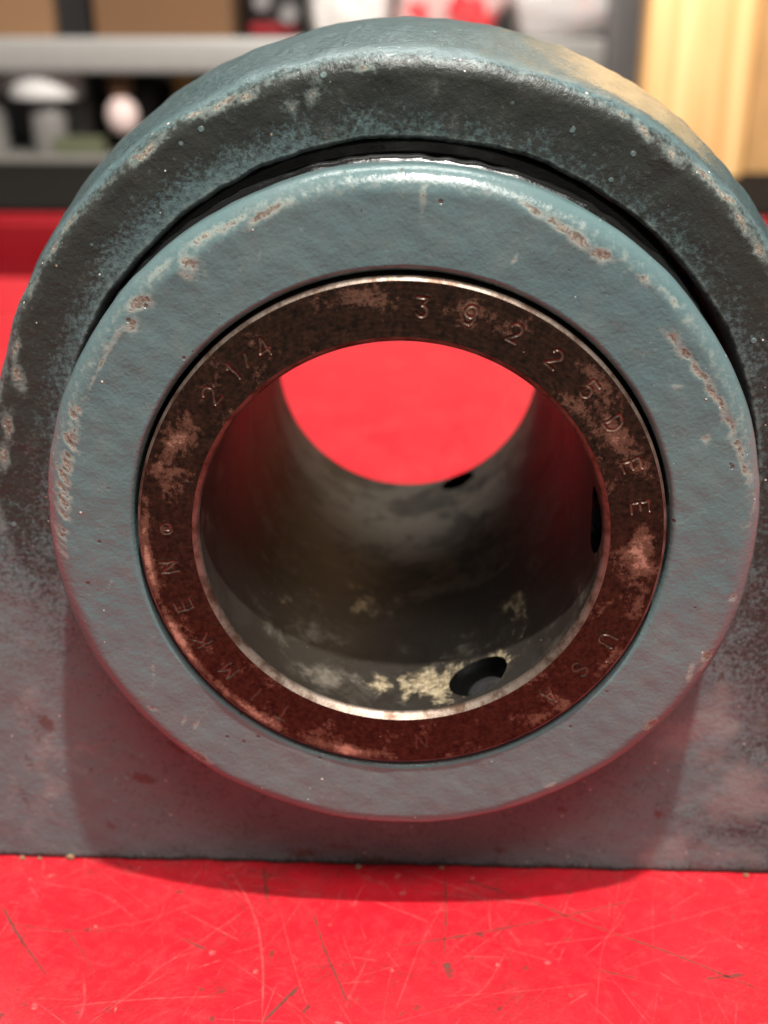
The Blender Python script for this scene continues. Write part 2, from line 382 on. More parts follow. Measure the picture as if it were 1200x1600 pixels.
for pp, wd, op in (
    (((408, 1600), (440, 1568), (468, 1541)), 0.45, 0.9), (((0, 1410), (30, 1465), (75, 1527)), 0.30, 0.75),
    (((600, 1482), (740, 1460), (880, 1432), (1030, 1398)), 0.25, 0.55), (((800, 1395), (900, 1438), (1050, 1490), (1200, 1552)), 0.30, 0.65),
    (((488, 1418), (505, 1480), (548, 1577)), 0.25, 0.55), (((0, 1440), (90, 1455), (210, 1454)), 0.2, 0.5), (((412, 1355), (418, 1412)), 0.35, 0.6),
    (((695, 1366), (697, 1420), (694, 1500)), 0.22, 0.45), (((697, 1503), (705, 1530)), 1.0, 0.7), (((280, 1465), (325, 1485)), 0.25, 0.6),
    (((1100, 1530), (1165, 1523)), 0.5, 0.5), (((930, 1515), (1000, 1530)), 0.3, 0.45), (((470, 1585), (485, 1570)), 0.4, 0.7), (((725, 1375), (790, 1395)), 0.3, 0.5),
    (((90, 1440), (125, 1480), (150, 1530)), 0.25, 0.4)):
    darks.append((tp(*pp), wd * 1.35, min(1, op * 1.6)))
for k in range(1700):
    x, y = random.uniform(-110, 110), random.uniform(-60, 25); a = random.choice([0.2, 0.75, 1.2, 2.1, 2.7]) + random.gauss(0, 0.35); L = random.choice([2, 3, 4, 6, 9, 14, 26])
    cv = random.gauss(0, 0.08)
    pts = [(x + L * s * math.cos(a + cv * s), y + L * s * math.sin(a + cv * s)) for s in np.linspace(0, 1, 6)]
    (pale if random.random() < 0.5 else darks).append((pts, random.uniform(0.05, 0.17), random.uniform(0.12, 0.6)))
for k in range(130):      # flecks and nicks
    x, y = random.uniform(-90, 90), random.uniform(-45, 16); a = random.uniform(0, 3.1); L = random.uniform(0.4, 1.5)
    (pale if random.random() < 0.4 else darks).append(([(x, y), (x + L * math.cos(a), y + L * math.sin(a))], random.uniform(0.3, 0.8), random.uniform(0.5, 0.9)))
for k in range(120):     # the bench beyond the block
    x, y = random.uniform(-300, 200), random.uniform(100, 520); a = random.uniform(0, 3.14); L = random.uniform(6, 60)
    (pale if random.random() < 0.7 else darks).append(([(x, y), (x + L * math.cos(a), y + L * math.sin(a))], random.uniform(0.15, 0.4), random.uniform(0.2, 0.5)))
scratches('pale_scratches', scratch_mat('rubbed_pale_scratch', (0.82, 0.20, 0.20), 0.45), pale)
scratches('dark_scratches', scratch_mat('grimy_scratch', (0.12, 0.055, 0.04), 0.6), darks)

# ------------------------------------------------------------------ the pillow block bearing
YM = 48.7              # middle of the housing
root = thing('pillow_block_bearing', 'worn teal-painted cast pillow block bearing with brown steel bore ring on red bench', 'bearing', (0, YM * MM, 0))
def part(name, me, mat, parent=root):
    """meshes are built in bearing coordinates (axis origin at the ring's front face)"""
    if parent is root: return link_mesh(name, me, mat, root, (0, -YM * MM, AX * MM))
    return link_mesh(name, me, mat, parent)

# ---- housing
S0, S1, RH = 15.3, 2 * YM - 15.3, 53.2
HX = 0.5
TA = math.radians(70)          # where the round top runs into the straight splayed sides (angle from vertical)
RB = 63.3
def outline(a):
    """base outline for angle a from vertical (clockwise), returns point and outward normal (x, z)"""
    a = np.mod(a + np.pi, 2 * np.pi) - np.pi; s = np.sign(a) + (a == 0); b = np.abs(a)
    x = RB * np.sin(b); z = RB * np.cos(b); nx, nz = np.sin(b), np.cos(b)
    t = RB / np.maximum(np.cos(b - TA), 1e-3)                     # tangent line
    m = b > TA
    x = np.where(m, t * np.sin(b), x); z = np.where(m, t * np.cos(b), z); nx = np.where(m, math.sin(TA), nx); nz = np.where(m, math.cos(TA), nz)
    xc = RB / math.sin(TA) + (AX) / math.tan(TA)
    low = (m & ((z < -AX) | (b > np.arctan2(xc, -AX))))
    zz = np.where(low, -AX, z); xx = np.where(low, np.minimum(AX * np.tan(np.minimum(np.pi - b, 1.5)), xc), x)
    nx = np.where(low, 0, nx); nz = np.where(low, 0, nz)
    k = np.clip((zz + AX) / 14.0, 0, 1)
    return s * xx, zz, s * nx * k, nz * k
NA = 1100
aa = np.linspace(0, 2 * np.pi, NA, endpoint=False)
ox, oz, onx, onz = outline(aa)
hx, hz = RH * np.sin(aa), RH * np.cos(aa)
cols = []
RE = 2.3                        # rounded front edge
EO = RB - 0.4
def off_at(Y):
    d = abs(Y - YM); half = YM - S0
    t = min(1.0, d / half)
    return 5.4 * (1 - t ** 1.7)
def outer(off, Y):
    x = ox + onx * off; z = np.maximum(oz + onz * off, -AX)
    return np.stack([x + HX * (1), np.full_like(x, Y), z], -1)
edge = outer(-RE, S0)
hole_front = np.stack([hx + HX, np.full_like(hx, S0), hz], -1)
rad = [0, 0.02, 0.05] + list(np.linspace(0.08, 1, 44))
hole_in = np.stack([hx + HX, np.full_like(hx, S0 + 0.7), hz], -1)
cols.append(np.stack([hx * 0.995 + HX, np.full_like(hx, S0 + 0.5), hz * 0.995], -1))
for t in rad[1:]: cols.append(hole_front * (1 - t) + edge * t)
for q in np.linspace(0, 90, 9)[1:]:
    q = math.radians(q); cols.append(outer(-RE + RE * math.sin(q) + off_at(S0 + RE * (1 - math.cos(q))) * math.sin(q), S0 + RE * (1 - math.cos(q))))
for Y in np.linspace(S0 + RE, S1 - RE, 46)[1:-1]: cols.append(outer(off_at(Y), Y))
for q in np.linspace(90, 0, 7): 
    q = math.radians(q); Y = S1 - RE * (1 - math.cos(q)); cols.append(outer(-RE + RE * math.sin(q) + off_at(Y) * math.sin(q), Y))
for t in (0.5, 1.0): cols.append(outer(-RE, S1) * (1 - t) + np.stack([hx + HX, np.full_like(hx, S1), hz], -1) * t)
for Y in np.linspace(S1, S0 + 0.5, 8)[1:-1]: cols.append(np.stack([hx * 0.995 + HX, np.full_like(hx, Y), hz * 0.995], -1))
V = np.stack(cols, 1)
# foundry unevenness
fl = np.clip((V[..., 2] + AX) / 3.0, 0, 1)
rr = np.hypot(V[..., 0] - HX, V[..., 2])
n1 = wob(V, 0.05, 0); n2 = wob(V, 0.20, 14)
sk = (n1 * 0.22 + n2 * 0.10) * fl
outm = np.clip((rr - 57) / 6, 0, 1)
dirx, dirz = (V[..., 0] - HX) / rr, V[..., 2] / rr
V2 = V.copy()
V2[..., 0] += dirx * sk * outm; V2[..., 2] += dirz * sk * outm
V2[..., 1] += np.where(np.abs(V[..., 1] - S0) < 0.4, (wob(V, 0.09, 28) * 0.10 + n2 * 0.05) * np.clip((rr - 54) / 3, 0, 1), 0)
# ragged mouth of the bore
mouth = np.abs(rr - RH) < 0.6
rag = wob(V, 0.10, 33) * 0.13 + wob(V, 0.3, 41) * 0.05
V2[..., 0] += np.where(mouth, dirx * rag, 0); V2[..., 2] += np.where(mouth, dirz * rag, 0)
V2[..., 2] = np.maximum(V2[..., 2], -AX)
V2[..., 2] += np.where((V[..., 2] < -AX + 0.05) & (V[..., 1] < S0 + 2), np.clip(wob(V, 0.13, 22) * 0.20 + wob(V, 0.4, 9) * 0.08, 0, 0.45), 0)
me = grid_mesh('housing', V2 * MM, True, True)
X, Yv, Z = V[..., 0], V[..., 1], V[..., 2]
ang = np.degrees(np.arctan2(X, Z))
front = np.clip((S0 + 3.2 - Yv) / 3.0, 0, 1)
# dark grime: the upper band of the face, strongest in its middle, thinner on the right-hand shoulder and near the bore mouth
up_m = 1 / (1 + np.exp((np.abs(ang) - 92) / 9))
band = np.clip((rr - 53.5) / 6.5, 0, 1) * np.clip((63.6 - rr) / 1.6, 0, 1)
du = du0 = front * blob_field(X, Z, [(50, -40, 9, 8, 30, 0.75), (58, -52, 10, 7, 0, 0.75), (46, -64, 7, 5, 10, 0.7), (58, -66, 8, 4, 0, 0.55), (-62, -50, 12, 22, 0, 0.42), (-62, -22, 9, 9, 0, 0.25)])
lft = np.exp(-((ang + 38) / 26) ** 2) * np.clip((59.5 - rr) / 4, 0, 1)
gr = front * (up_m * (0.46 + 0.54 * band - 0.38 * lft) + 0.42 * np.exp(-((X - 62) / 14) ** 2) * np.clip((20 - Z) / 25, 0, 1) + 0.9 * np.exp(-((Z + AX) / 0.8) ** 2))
gr = gr + front * 0.20 * np.exp(-((X + 58) / 9) ** 2 - ((Z + 12) / 18) ** 2)
gr = gr - 0.30 * (1 - front) - 0.5 * np.clip(du0, 0, 1)
stn = blob_field(X, Z, [(-60.0, -41.5, 1.7, 2.6, 30, 0.9), (-61.8, -44.5, 0.9, 3, 20, 0.7), (-63.6, -50, 0.8, 4, 18, 0.75), (-65.6, -56.5, 0.9, 5, 16, 0.75), (-67.2, -63, 0.8, 4, 16, 0.6), (-63, -30, 0.9, 2.0, 0, 0.6),
                        (-44.1, -52.1, 3.2, 1.7, -10, 0.85), (-50.7, -62.5, 1.5, 0.9, -35, 0.8), (-53.3, -51, 1.2, 1.2, 0, 0.7),
                        (-37.5, -45.5, 4, 2.0, -40, 0.85), (-33, -49.2, 4, 1.3, -30, 0.7), (-42, -42, 0.7, 0.7, 0, .6), (28, -57, 1.3, 1.2, 0, 0.75), (29, -54.8, 1.0, 1.4, 20, 0.6), (44.6, -57.5, 1.3, 1.2, 0, 0.9),
                        (18, -66, 1.4, 1.2, 0, .7), (-10, -66, 5, 1.2, 0, .65), (-17, -67.5, 5, 1.4, 0, 0.75), (-4, -69.0, 5, 1.3, 0, 0.8), (10, -64, .9, .9, 0, .6), (34, -61.5, 1.2, .8, 0, .55), (52, -30, 1.3, 5, -15, .55), (56, -44, 1.2, 4, 10, .5)]) * front
arcl = 62.5 * np.radians(ang)
ev = rr + np.clip(Yv - S0, 0, 4) * 0.7         # runs on over the rounded edge
def ring_at(a, r, sa, sr, ro, s): return (62.5 * math.radians(a), r, sa, sr, ro, s)
ch = blob_field(arcl, ev, [ring_at(-23.3, 62.9, 3.2, 0.9, 10, 0.85), ring_at(-20.0, 62.2, 2.0, .8, 0, .7), ring_at(-27, 63.3, 2.6, 0.9, -8, 0.8), ring_at(-34.5, 62.4, 3.0, 0.9, 0, 0.85), ring_at(-36.5, 63.3, 1.6, 0.7, 0, 0.75), ring_at(-49, 63.8, 2.0, 0.7, 0, 0.8),
                           ring_at(-52.5, 63.2, 1.8, 0.7, 0, 0.8), ring_at(-59, 63.5, 1.6, 0.6, 0, 0.6), ring_at(-68, 62, 2.4, 0.8, 0, 0.75), ring_at(-71.5, 60.8, 2.4, 1.2, 25, 0.75), ring_at(-79, 61, 2.6, 0.9, 5, 0.8), ring_at(-84, 61.6, 2.6, 0.9, 0, 0.75),
                           ring_at(30.5, 62.8, 2.2, 0.8, -20, 0.85), ring_at(27.5, 63.4, 1.6, 0.7, 0, 0.65), ring_at(35.4, 62.4, 2.4, 0.9, -10, 0.7), ring_at(40.5, 63.6, 3.0, 1.0, 0, 0.8), ring_at(44.0, 63.6, 2.6, 1.0, 0, 0.8), ring_at(47.5, 62.6, 2.6, 0.9, -15, 0.8), ring_at(52, 62.2, 2.4, 0.9, 0, 0.75), ring_at(58, 62.6, 3, 1.0, 0, 0.7), ring_at(65, 62.4, 2.4, 0.9, 0, 0.7),
                           ring_at(-5, 62.2, 2.2, 0.7, 0, 0.6), ring_at(10, 62.9, 3, 0.5, 0, 0.5), ring_at(-12, 63.5, 1.2, 0.6, 0, .6), ring_at(-12, 59.8, 2.0, 1.4, 30, .5), ring_at(-15, 59.0, 1.6, 1.2, 30, .45)])
ch = np.maximum(ch, 0.26 * np.exp(-((ev - 63.2) / 1.0) ** 2) * (np.abs(ang) < 100) * np.clip((Yv < S0 + 5), 0, 1))
ch = np.maximum(ch, 0.30 * np.exp(-((rr - 53.4) / 0.5) ** 2) * front)
oc = np.where(Yv > S0 + 3.5, np.exp(-((ang - 31) / 13) ** 2), 0) * 0.9 * np.clip((Yv - S0 - 3) / 3, 0, 1) * (Yv < S1)
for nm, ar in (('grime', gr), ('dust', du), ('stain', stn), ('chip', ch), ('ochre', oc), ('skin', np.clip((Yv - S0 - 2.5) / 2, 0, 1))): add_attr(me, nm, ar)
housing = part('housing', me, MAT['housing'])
# feet with bolt slots, flush with the base (outside the picture)
def foot(s):
    bm = bmesh.new()
    x0, x1, y0, y1, h = 78.0, 118.0, S0 + 2.0, S1 - 2.0, 24.0
    outl = [(x0, y0), (x1 - 8, y0), (x1 - 2, y0 + 3), (x1, y0 + 9), (x1, y1 - 9), (x1 - 2, y1 - 3), (x1 - 8, y1), (x0, y1)]
    slot = [(98 + 6.5 * math.cos(t) + (5 if math.cos(t) > 0 else -5), YM + 6.5 * math.sin(t)) for t in np.linspace(0.01, 2 * math.pi + 0.01, 24, endpoint=False)]
    def ringpts(pl, n):      # resample a closed outline by angle about the slot centre
        out = []
        for k in range(n):
            a = 2 * math.pi * k / n; best = None
            for (ax, ay), (bx, by) in zip(pl, pl[1:] + pl[:1]):
                dx, dy = math.cos(a), math.sin(a); ex, ey = bx - ax, by - ay; den = dx * ey - dy * ex
                if abs(den) < 1e-9: continue
                t = ((ax - 98) * ey - (ay - YM) * ex) / den; u = ((ax - 98) * dy - (ay - YM) * dx) / den
                if t > 0 and -1e-6 <= u <= 1 + 1e-6: best = t if best is None else max(best, t)
            out.append((98 + best * math.cos(a), YM + best * math.sin(a)))
        return out
    n = 48; O = ringpts(outl, n); I = ringpts(slot, n)
    rows = []
    for pl, z in ((I, 0), (I, h - 1), ([(98 + (x - 98) * 1.08, YM + (y - YM) * 1.08) for x, y in I], h), ([(98 + (x - 98) * 0.96, YM + (y - YM) * 0.96) for x, y in O], h), (O, h - 2), (O, 0)):
        rows.append([bm.verts.new((s * x * MM, y * MM, (z - AX) * MM)) for x, y in pl])
    for a, b in zip(rows, rows[1:] + rows[:1]):
        for k in range(n): bm.faces.new((a[k], a[(k + 1) % n], b[(k + 1) % n], b[k]))
    bm.normal_update(); bmesh.ops.recalc_face_normals(bm, faces=bm.faces)
    m2 = bpy.data.meshes.new('mounting_foot'); bm.to_mesh(m2); bm.free()
    part('mounting_foot', m2, MAT['housing'], housing)
foot(-1); foot(1)

# ---- collar (front), painted over, with chipped rim
def collar(front=True):
    c0, rb = 0.7, 3.4
    prof = [(c0 + 3.5, 37.9), (c0 + 0.6, 37.9), (c0, 38.4), (c0, 50.8 - rb)]
    prof += arc(c0 + rb, 50.8 - rb, rb, 90, 0, 14)[1:]
    prof += [(7.6, 50.8), (8.6, 50.3), (9.2, 49.4), (9.2, 37.9)]
    prof = densify(prof, 0.42) if front else prof
    V = lathe(prof, 1000 if front else 160)
    p = np.array(prof); vl = np.concatenate([[0], np.cumsum(np.hypot(np.diff(p[:, 0]), np.diff(p[:, 1])))])
    k0 = int(np.argmin(np.abs(p[:, 1] - 38.4) + np.abs(p[:, 0] - c0) * 10)); vl = vl - vl[k0] + 38.4      # equals the radius on the flat face
    a = np.degrees(np.linspace(0, 2 * np.pi, V.shape[0], endpoint=False)); a = np.where(a > 180, a - 360, a)
    U = np.broadcast_to((48.5 * np.radians(a))[:, None], V.shape[:2]); W = np.broadcast_to(vl[None, :], V.shape[:2])
    def at(ad, v, su, sv, ro, s): return (48.5 * math.radians(ad), v, su, sv, ro, s)
    bl = [at(-21, 48.2, 4.2, 0.7, 10, .85), at(-26, 48.8, 3, .6, 0, .75), at(-31.5, 49.3, 3.2, .8, 0, .8), at(-35.5, 47.3, 1.2, 1.6, 30, .85), at(-37, 46.6, .6, 1.2, 30, .6), at(-40, 49.2, 3, .6, 0, .6), at(-46, 48.0, 2.2, 1.1, -20, .9), at(-49.5, 46.9, 1.3, .9, 20, .8), at(-53, 47.6, 3.5, .35, 0, .7), at(-58, 47.4, 4, .3, 0, .6),
          at(20, 48.4, 3, .6, -12, .8), at(24, 47.9, 2.4, .8, -10, .85), at(27.8, 47.6, 2.2, .9, -10, .9), at(32.3, 47.4, 1.8, 1.0, 0, .95), at(40, 48.2, 1.4, .6, 0, .75), at(3, 47.0, .5, 1.8, 0, .6), at(45, 49, 2.5, .5, 0, .6)]
    for k in range(24):     # the long brown wear arc on the right
        ad = 49 + k * 1.25; bl.append(at(ad, 45.7 + 0.095 * (ad - 49) + 0.25 * math.sin(k * 1.7), 1.5, 0.55 + 0.25 * math.sin(k * 2.3), 6, .55 + .35 * abs(math.sin(k * 1.1))))
    for ad, v, s in ((-68, 48.3, .8), (-70.5, 47.6, .6), (-73, 47.8, .95), (-76.5, 47.9, .9), (-79, 48.1, .95), (-81.3, 48.0, .9), (-83.7, 47.9, .95), (-86, 48.0, .85), (-90, 48.5, .8), (-93, 48.8, .6)):
        bl.append(at(ad, v, 1.7, 0.55, 45, s)); bl.append(at(ad + 1.2, v - 0.3, 1.3, 0.4, 50, s * 0.85))
    bl += [at(111.8, 48.6, 1.2, .9, 0, .95), at(113.6, 49.2, 1.2, .6, 0, .7), at(116, 47.8, 1.6, .5, 20, .75), at(128.3, 48.3, 1.3, .8, 0, .95), at(-140.5, 48.6, 2.0, .8, 0, .85), at(-137.5, 48.9, 1.4, .5, 0, .6), at(-127.5, 47.2, .9, .35, 30, .9), at(69.3, 43.9, .9, .7, 0, .7), at(100, 48.4, .8, .7, 0, .8),
           at(-133, 45.0, .25, 1.0, 30, .8), at(-135.5, 44.2, .25, 1.2, 20, .75), at(150, 47.5, 1.2, .35, 0, .6), at(-170, 47.6, 1.4, .4, 0, .5), at(-121, 43, .2, 1.4, 60, .7), at(-100, 42.6, .2, 1.3, 50, .6), at(58, 43.3, .4, .9, -30, .55), at(20, 42, .35, .9, 0, .6)]
    f = blob_field(U, W, bl)
    f = np.maximum(f, 0.25 * np.exp(-((W - 49.0) / 1.1) ** 2) * np.broadcast_to((np.abs(a - 2) < 85)[:, None], U.shape))
    # gentle unevenness
    sk = wob(V, 0.06, 5) * 0.08 + wob(V, 0.22, 20) * 0.035
    V[..., 1] += np.where(np.abs(V[..., 1] - c0) < 0.05, sk, 0)
    rr = np.hypot(V[..., 0], V[..., 2]); outm = np.clip((rr - 48) / 2, 0, 1)
    V[..., 0] += V[..., 0] / rr * sk * outm; V[..., 2] += V[..., 2] / rr * sk * outm
    V[..., 1] += np.clip(f - 0.5, 0, 0.4) * 0.35 * (np.abs(V[..., 1] - c0) < 2.5)
    if not front: V[..., 1] = 2 * YM - V[..., 1]
    me = grid_mesh('collar', V * MM, True, True)
    if not front: me.flip_normals()
    add_attr(me, 'chip', f * 0.93 if front else f * 0)
    return part('collar', me, MAT['collar'])
col_front = collar(True); collar(False)

# ---- rubber seals
def seal(front=True):
    p = [(9.25, 38.0), (9.25, 50.0), (9.6, 50.8), (10.2, 51.25), (10.9, 51.4), (11.6, 51.25), (12.4, 50.6), (14.4, 50.3), (21.0, 50.3), (21.0, 52.9), (24, 52.9), (24, 38.0)]
    V = lathe(densify(p, 1.0), 500)
    rr = np.hypot(V[..., 0], V[..., 2]); n = (wob(V, 0.30, 8) * 0.10 + wob(V, 0.09, 40) * 0.10) * np.clip((rr - 49.5), 0, 1) * (V[..., 1] < 16)
    V[..., 0] += V[..., 0] / rr * n; V[..., 2] += V[..., 2] / rr * n
    if not front: V[..., 1] = 2 * YM - V[..., 1]
    me = grid_mesh('seal', V * MM, True, True)
    if not front: me.flip_normals()
    return part('seal', me, MAT['rubber'])
seal(True); seal(False)

# ---- inner ring: bore tube with three set-screw holes
RBORE, L = 28.575, 97.4
prof = [(0.0, 36.75), (0.22, 37.05), (0.55, 37.2), (12, 37.2), (85, 37.2), (L - 0.7, 37.2), (L, 36.6), (L, 29.7), (L - 1.0, RBORE)]
prof += [(y, RBORE) for y in np.linspace(L - 1, 1.25, 40)[1:]]
prof += [(0.85, 28.70), (0.5, 28.95), (0.2, 29.25), (0.0, 29.42)]
V = lathe(prof, 288)
# close the front annulus a little behind the stamped face
prof2 = prof + [(0.35, 29.42), (0.35, 36.75)]
me = grid_mesh('inner_ring', lathe(prof2, 288) * MM, True, True)
me.materials.append(MAT['bore']); me.materials.append(MAT['edge'])
cutters = []
HOLES = [(154.5, 7.0, 4.9), (88.5, 7.4, 4.9), (156.0, 92.2, 4.0)]
def radial_frame(ad):
    a = math.radians(ad); u = Vector((math.sin(a), 0, math.cos(a))); t = Vector((math.cos(a), 0, -math.sin(a)))
    return u, t
def cyl(bm, ad, Y, r, r0, r1, n=40, tip=None):
    u, t = radial_frame(ad); rows = []
    seq = [(r0, r), (r1, r)] if tip is None else tip
    for rad_, rr_ in seq:
        rows.append([bm.verts.new((u * rad_ + t * rr_ * math.cos(k * 2 * math.pi / n) + Vector((0, Y + rr_ * math.sin(k * 2 * math.pi / n), 0))) * MM) for k in range(n)])
    for a, b in zip(rows[:-1], rows[1:]):
        for k in range(n): bm.faces.new((a[k], a[(k + 1) % n], b[(k + 1) % n], b[k]))
    bm.faces.new(rows[0]); bm.faces.new(rows[-1])
ring = part('inner_ring', me, None)
bmc = bmesh.new()
for ad, Y, r in HOLES: cyl(bmc, ad, Y, r, 22.0, 36.4)
bmesh.ops.recalc_face_normals(bmc, faces=bmc.faces)
mc = bpy.data.meshes.new('cut'); bmc.to_mesh(mc); bmc.free()
oc_ = bpy.data.objects.new('cut', mc); C.objects.link(oc_); oc_.parent = root; oc_.location = (0, -YM * MM, AX * MM)
md = ring.modifiers.new('holes', 'BOOLEAN'); md.operation = 'DIFFERENCE'; md.object = oc_; md.solver = 'EXACT'
bpy.context.view_layer.update()
dg = bpy.context.evaluated_depsgraph_get()
nme = bpy.data.meshes.new_from_object(ring.evaluated_get(dg))
ring.modifiers.clear(); ring.data = nme; nme.name = 'inner_ring'
bpy.data.objects.remove(oc_)
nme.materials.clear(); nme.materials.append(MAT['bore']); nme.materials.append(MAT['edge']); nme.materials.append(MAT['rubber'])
co = np.empty(len(nme.vertices) * 3, np.float32); nme.vertices.foreach_get('co', co); co = co.reshape(-1, 3) / MM
mi = np.zeros(len(nme.polygons), np.int32); sm = np.ones(len(nme.polygons), bool)
for p in nme.polygons:
    c = p.center / MM; r = math.hypot(c.x, c.z)
    nr = (p.normal.x * c.x + p.normal.z * c.z) / max(r, 1e-6)
    if r > 36.4 or (c.y < 1.2 and r > 28.6 and abs(p.normal.y) < 0.98): mi[p.index] = 1
    inhole = any(math.hypot((Vector((c.x, 0, c.z)).dot(radial_frame(ad)[1])), c.y - Y) < rr_ + 0.15 and (Vector((c.x, 0, c.z)).dot(radial_frame(ad)[0]) > 0) and r > RBORE + 0.15 for ad, Y, rr_ in HOLES)
    if inhole and r < 36.6 and c.y > 1.3: mi[p.index] = 2; sm[p.index] = True  # hole walls coloured black with the seal's material; no rubber here
nme.polygons.foreach_set('material_index', mi); nme.polygons.foreach_set('use_smooth', sm)
nme.set_sharp_from_angle(angle=math.radians(35))
av = np.degrees(np.arctan2(co[:, 0], co[:, 2])); av = np.where(av < 0, av + 360, av)
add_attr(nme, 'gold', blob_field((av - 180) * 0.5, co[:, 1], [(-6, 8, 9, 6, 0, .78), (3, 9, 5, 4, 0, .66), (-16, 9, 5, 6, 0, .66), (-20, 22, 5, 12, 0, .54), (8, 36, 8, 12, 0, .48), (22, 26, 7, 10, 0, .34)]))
add_attr(nme, 'fine', -0.13 + 0.22 * np.clip((co[:, 1] - 14) / 45, 0, 1) - 0.03 * np.exp(-((co[:, 1] - 28) / 12) ** 2))  # rear light put into the colour: paler with depth, darker near the front

# ---- set screws in the two front holes
for ad, Y, r in HOLES[:2]:
    bm = bmesh.new()
    tip = [(33.2, 4.8), (33.2, 4.8 - 0.01)]
    seq = [(44.0, 4.6), (34.0, 4.6)]
    z = 34.0
    for k in range(3): seq += [(34.0 - k * 0.35, 4.6), (33.85 - k * 0.35, 4.3)]
    seq += [(32.6, 3.4), (31.2, 3.1), (30.75, 2.7), (30.55, 2.0), (30.6, 1.2), (30.7, 0.4)]
    cyl(bm, ad, Y, r, 0, 0, 28, seq)
    bmesh.ops.recalc_face_normals(bm, faces=bm.faces)
    ms = bpy.data.meshes.new('set_screw'); bm.to_mesh(ms); bm.free()
    ms.polygons.foreach_set('use_smooth', np.full(len(ms.polygons), True)); ms.set_sharp_from_angle(angle=math.radians(45))
    part('set_screw', ms, MAT['screw'], ring)

# ---- stamped front face of the ring: dense height field with struck characters
def A_(cx, cy, rx, ry, a0, a1, n=10): return [(cx + rx * math.cos(math.radians(a)), cy + ry * math.sin(math.radians(a))) for a in np.linspace(a0, a1, n)]
G = {  # strokes in a 0..0.64 x 0..1 box
 '1': [[(0.32, 0), (0.32, 1), (0.16, 0.82)]], '/': [[(0.1, 0.1), (0.5, 0.9)]],
 '2': [A_(0.32, 0.72, 0.30, 0.28, 165, -35) + [(0.02, 0), (0.64, 0)]],
 '3': [[(0.04, 1), (0.6, 1), (0.30, 0.60)] + A_(0.30, 0.30, 0.31, 0.30, 80, -160)],
 '4': [[(0.48, 0), (0.48, 1), (0.0, 0.30), (0.64, 0.30)]],
 '5': [[(0.58, 1), (0.08, 1), (0.06, 0.56)] + A_(0.30, 0.32, 0.32, 0.32, 125, -160)],
 '9': [A_(0.32, 0.68, 0.30, 0.31, 0, 360, 16), [(0.62, 0.68), (0.60, 0.35), (0.40, 0.0), (0.14, 0.04)]],
 'D': [[(0, 0), (0, 1), (0.28, 1)] + A_(0.28, 0.5, 0.36, 0.5, 80, -80) + [(0.28, 0), (0, 0)]],
 'E': [[(0.6, 1), (0, 1), (0, 0), (0.6, 0)], [(0, 0.5), (0.5, 0.5)]],
 'U': [[(0, 1), (0, 0.3)] + A_(0.32, 0.3, 0.32, 0.3, 180, 360) + [(0.64, 1)]],
 'S': [A_(0.32, 0.74, 0.29, 0.26, 30, 200) + [(0.32, 0.5)] + A_(0.32, 0.26, 0.30, 0.26, 40, -150)],
 'A': [[(0, 0), (0.32, 1), (0.64, 0)], [(0.12, 0.36), (0.52, 0.36)]],
 'N': [[(0, 0), (0, 1), (0.62, 0), (0.62, 1)]], 'K': [[(0, 0), (0, 1)], [(0.6, 1), (0, 0.42)], [(0.18, 0.56), (0.62, 0)]],
 'M': [[(0, 0), (0, 1), (0.34, 0.35), (0.68, 1), (0.68, 0)]], 'I': [[(0.32, 0), (0.32, 1)]], 'T': [[(0, 1), (0.64, 1)], [(0.32, 1), (0.32, 0)]],
 '®': [A_(0.32, 0.5, 0.42, 0.42, 0, 360, 20), [(0.2, 0.28), (0.2, 0.72), (0.42, 0.70), (0.44, 0.54), (0.2, 0.5), (0.46, 0.28)]]}
TXT = [('3', 4.5, 33.45, 1), ('9', 15.3, 33.6, 1), ('2', 26.1, 33.5, 1), ('2', 36.9, 33.45, 1), ('5', 47.8, 33.6, 1), ('D', 58.0, 33.7, 1), ('E', 69.3, 33.65, 1), ('E', 80.1, 33.65, 1),
       ('U', 116.5, 33.8, 0.95), ('S', 127.0, 33.3, 0.6), ('A', 137.6, 33.4, 0.9), ('N', 174.0, 33.35, 0.4),
       ('T', -148.5, 33.35, 0.65), ('I', -139.8, 33.25, 0.5), ('M', -130.2, 33.15, 0.75), ('K', -119.2, 33.25, 0.8), ('E', -108.5, 33.1, 0.9), ('N', -97.6, 33.3, 0.9), ('®', -87.3, 33.05, 0.85),
       ('2', -50.2, 33.2, 1), ('1', -42.2, 33.2, 0.9), ('/', -38.2, 33.2, 0.6), ('4', -33.2, 33.3, 1)]
NT_, NR_ = 3200, 116
rads = np.linspace(29.42, 36.75, NR_); an = np.linspace(0, 2 * np.pi, NT_, endpoint=False)
H = np.zeros((NT_, NR_)); ST = np.zeros((NT_, NR_))
CH = 2.45
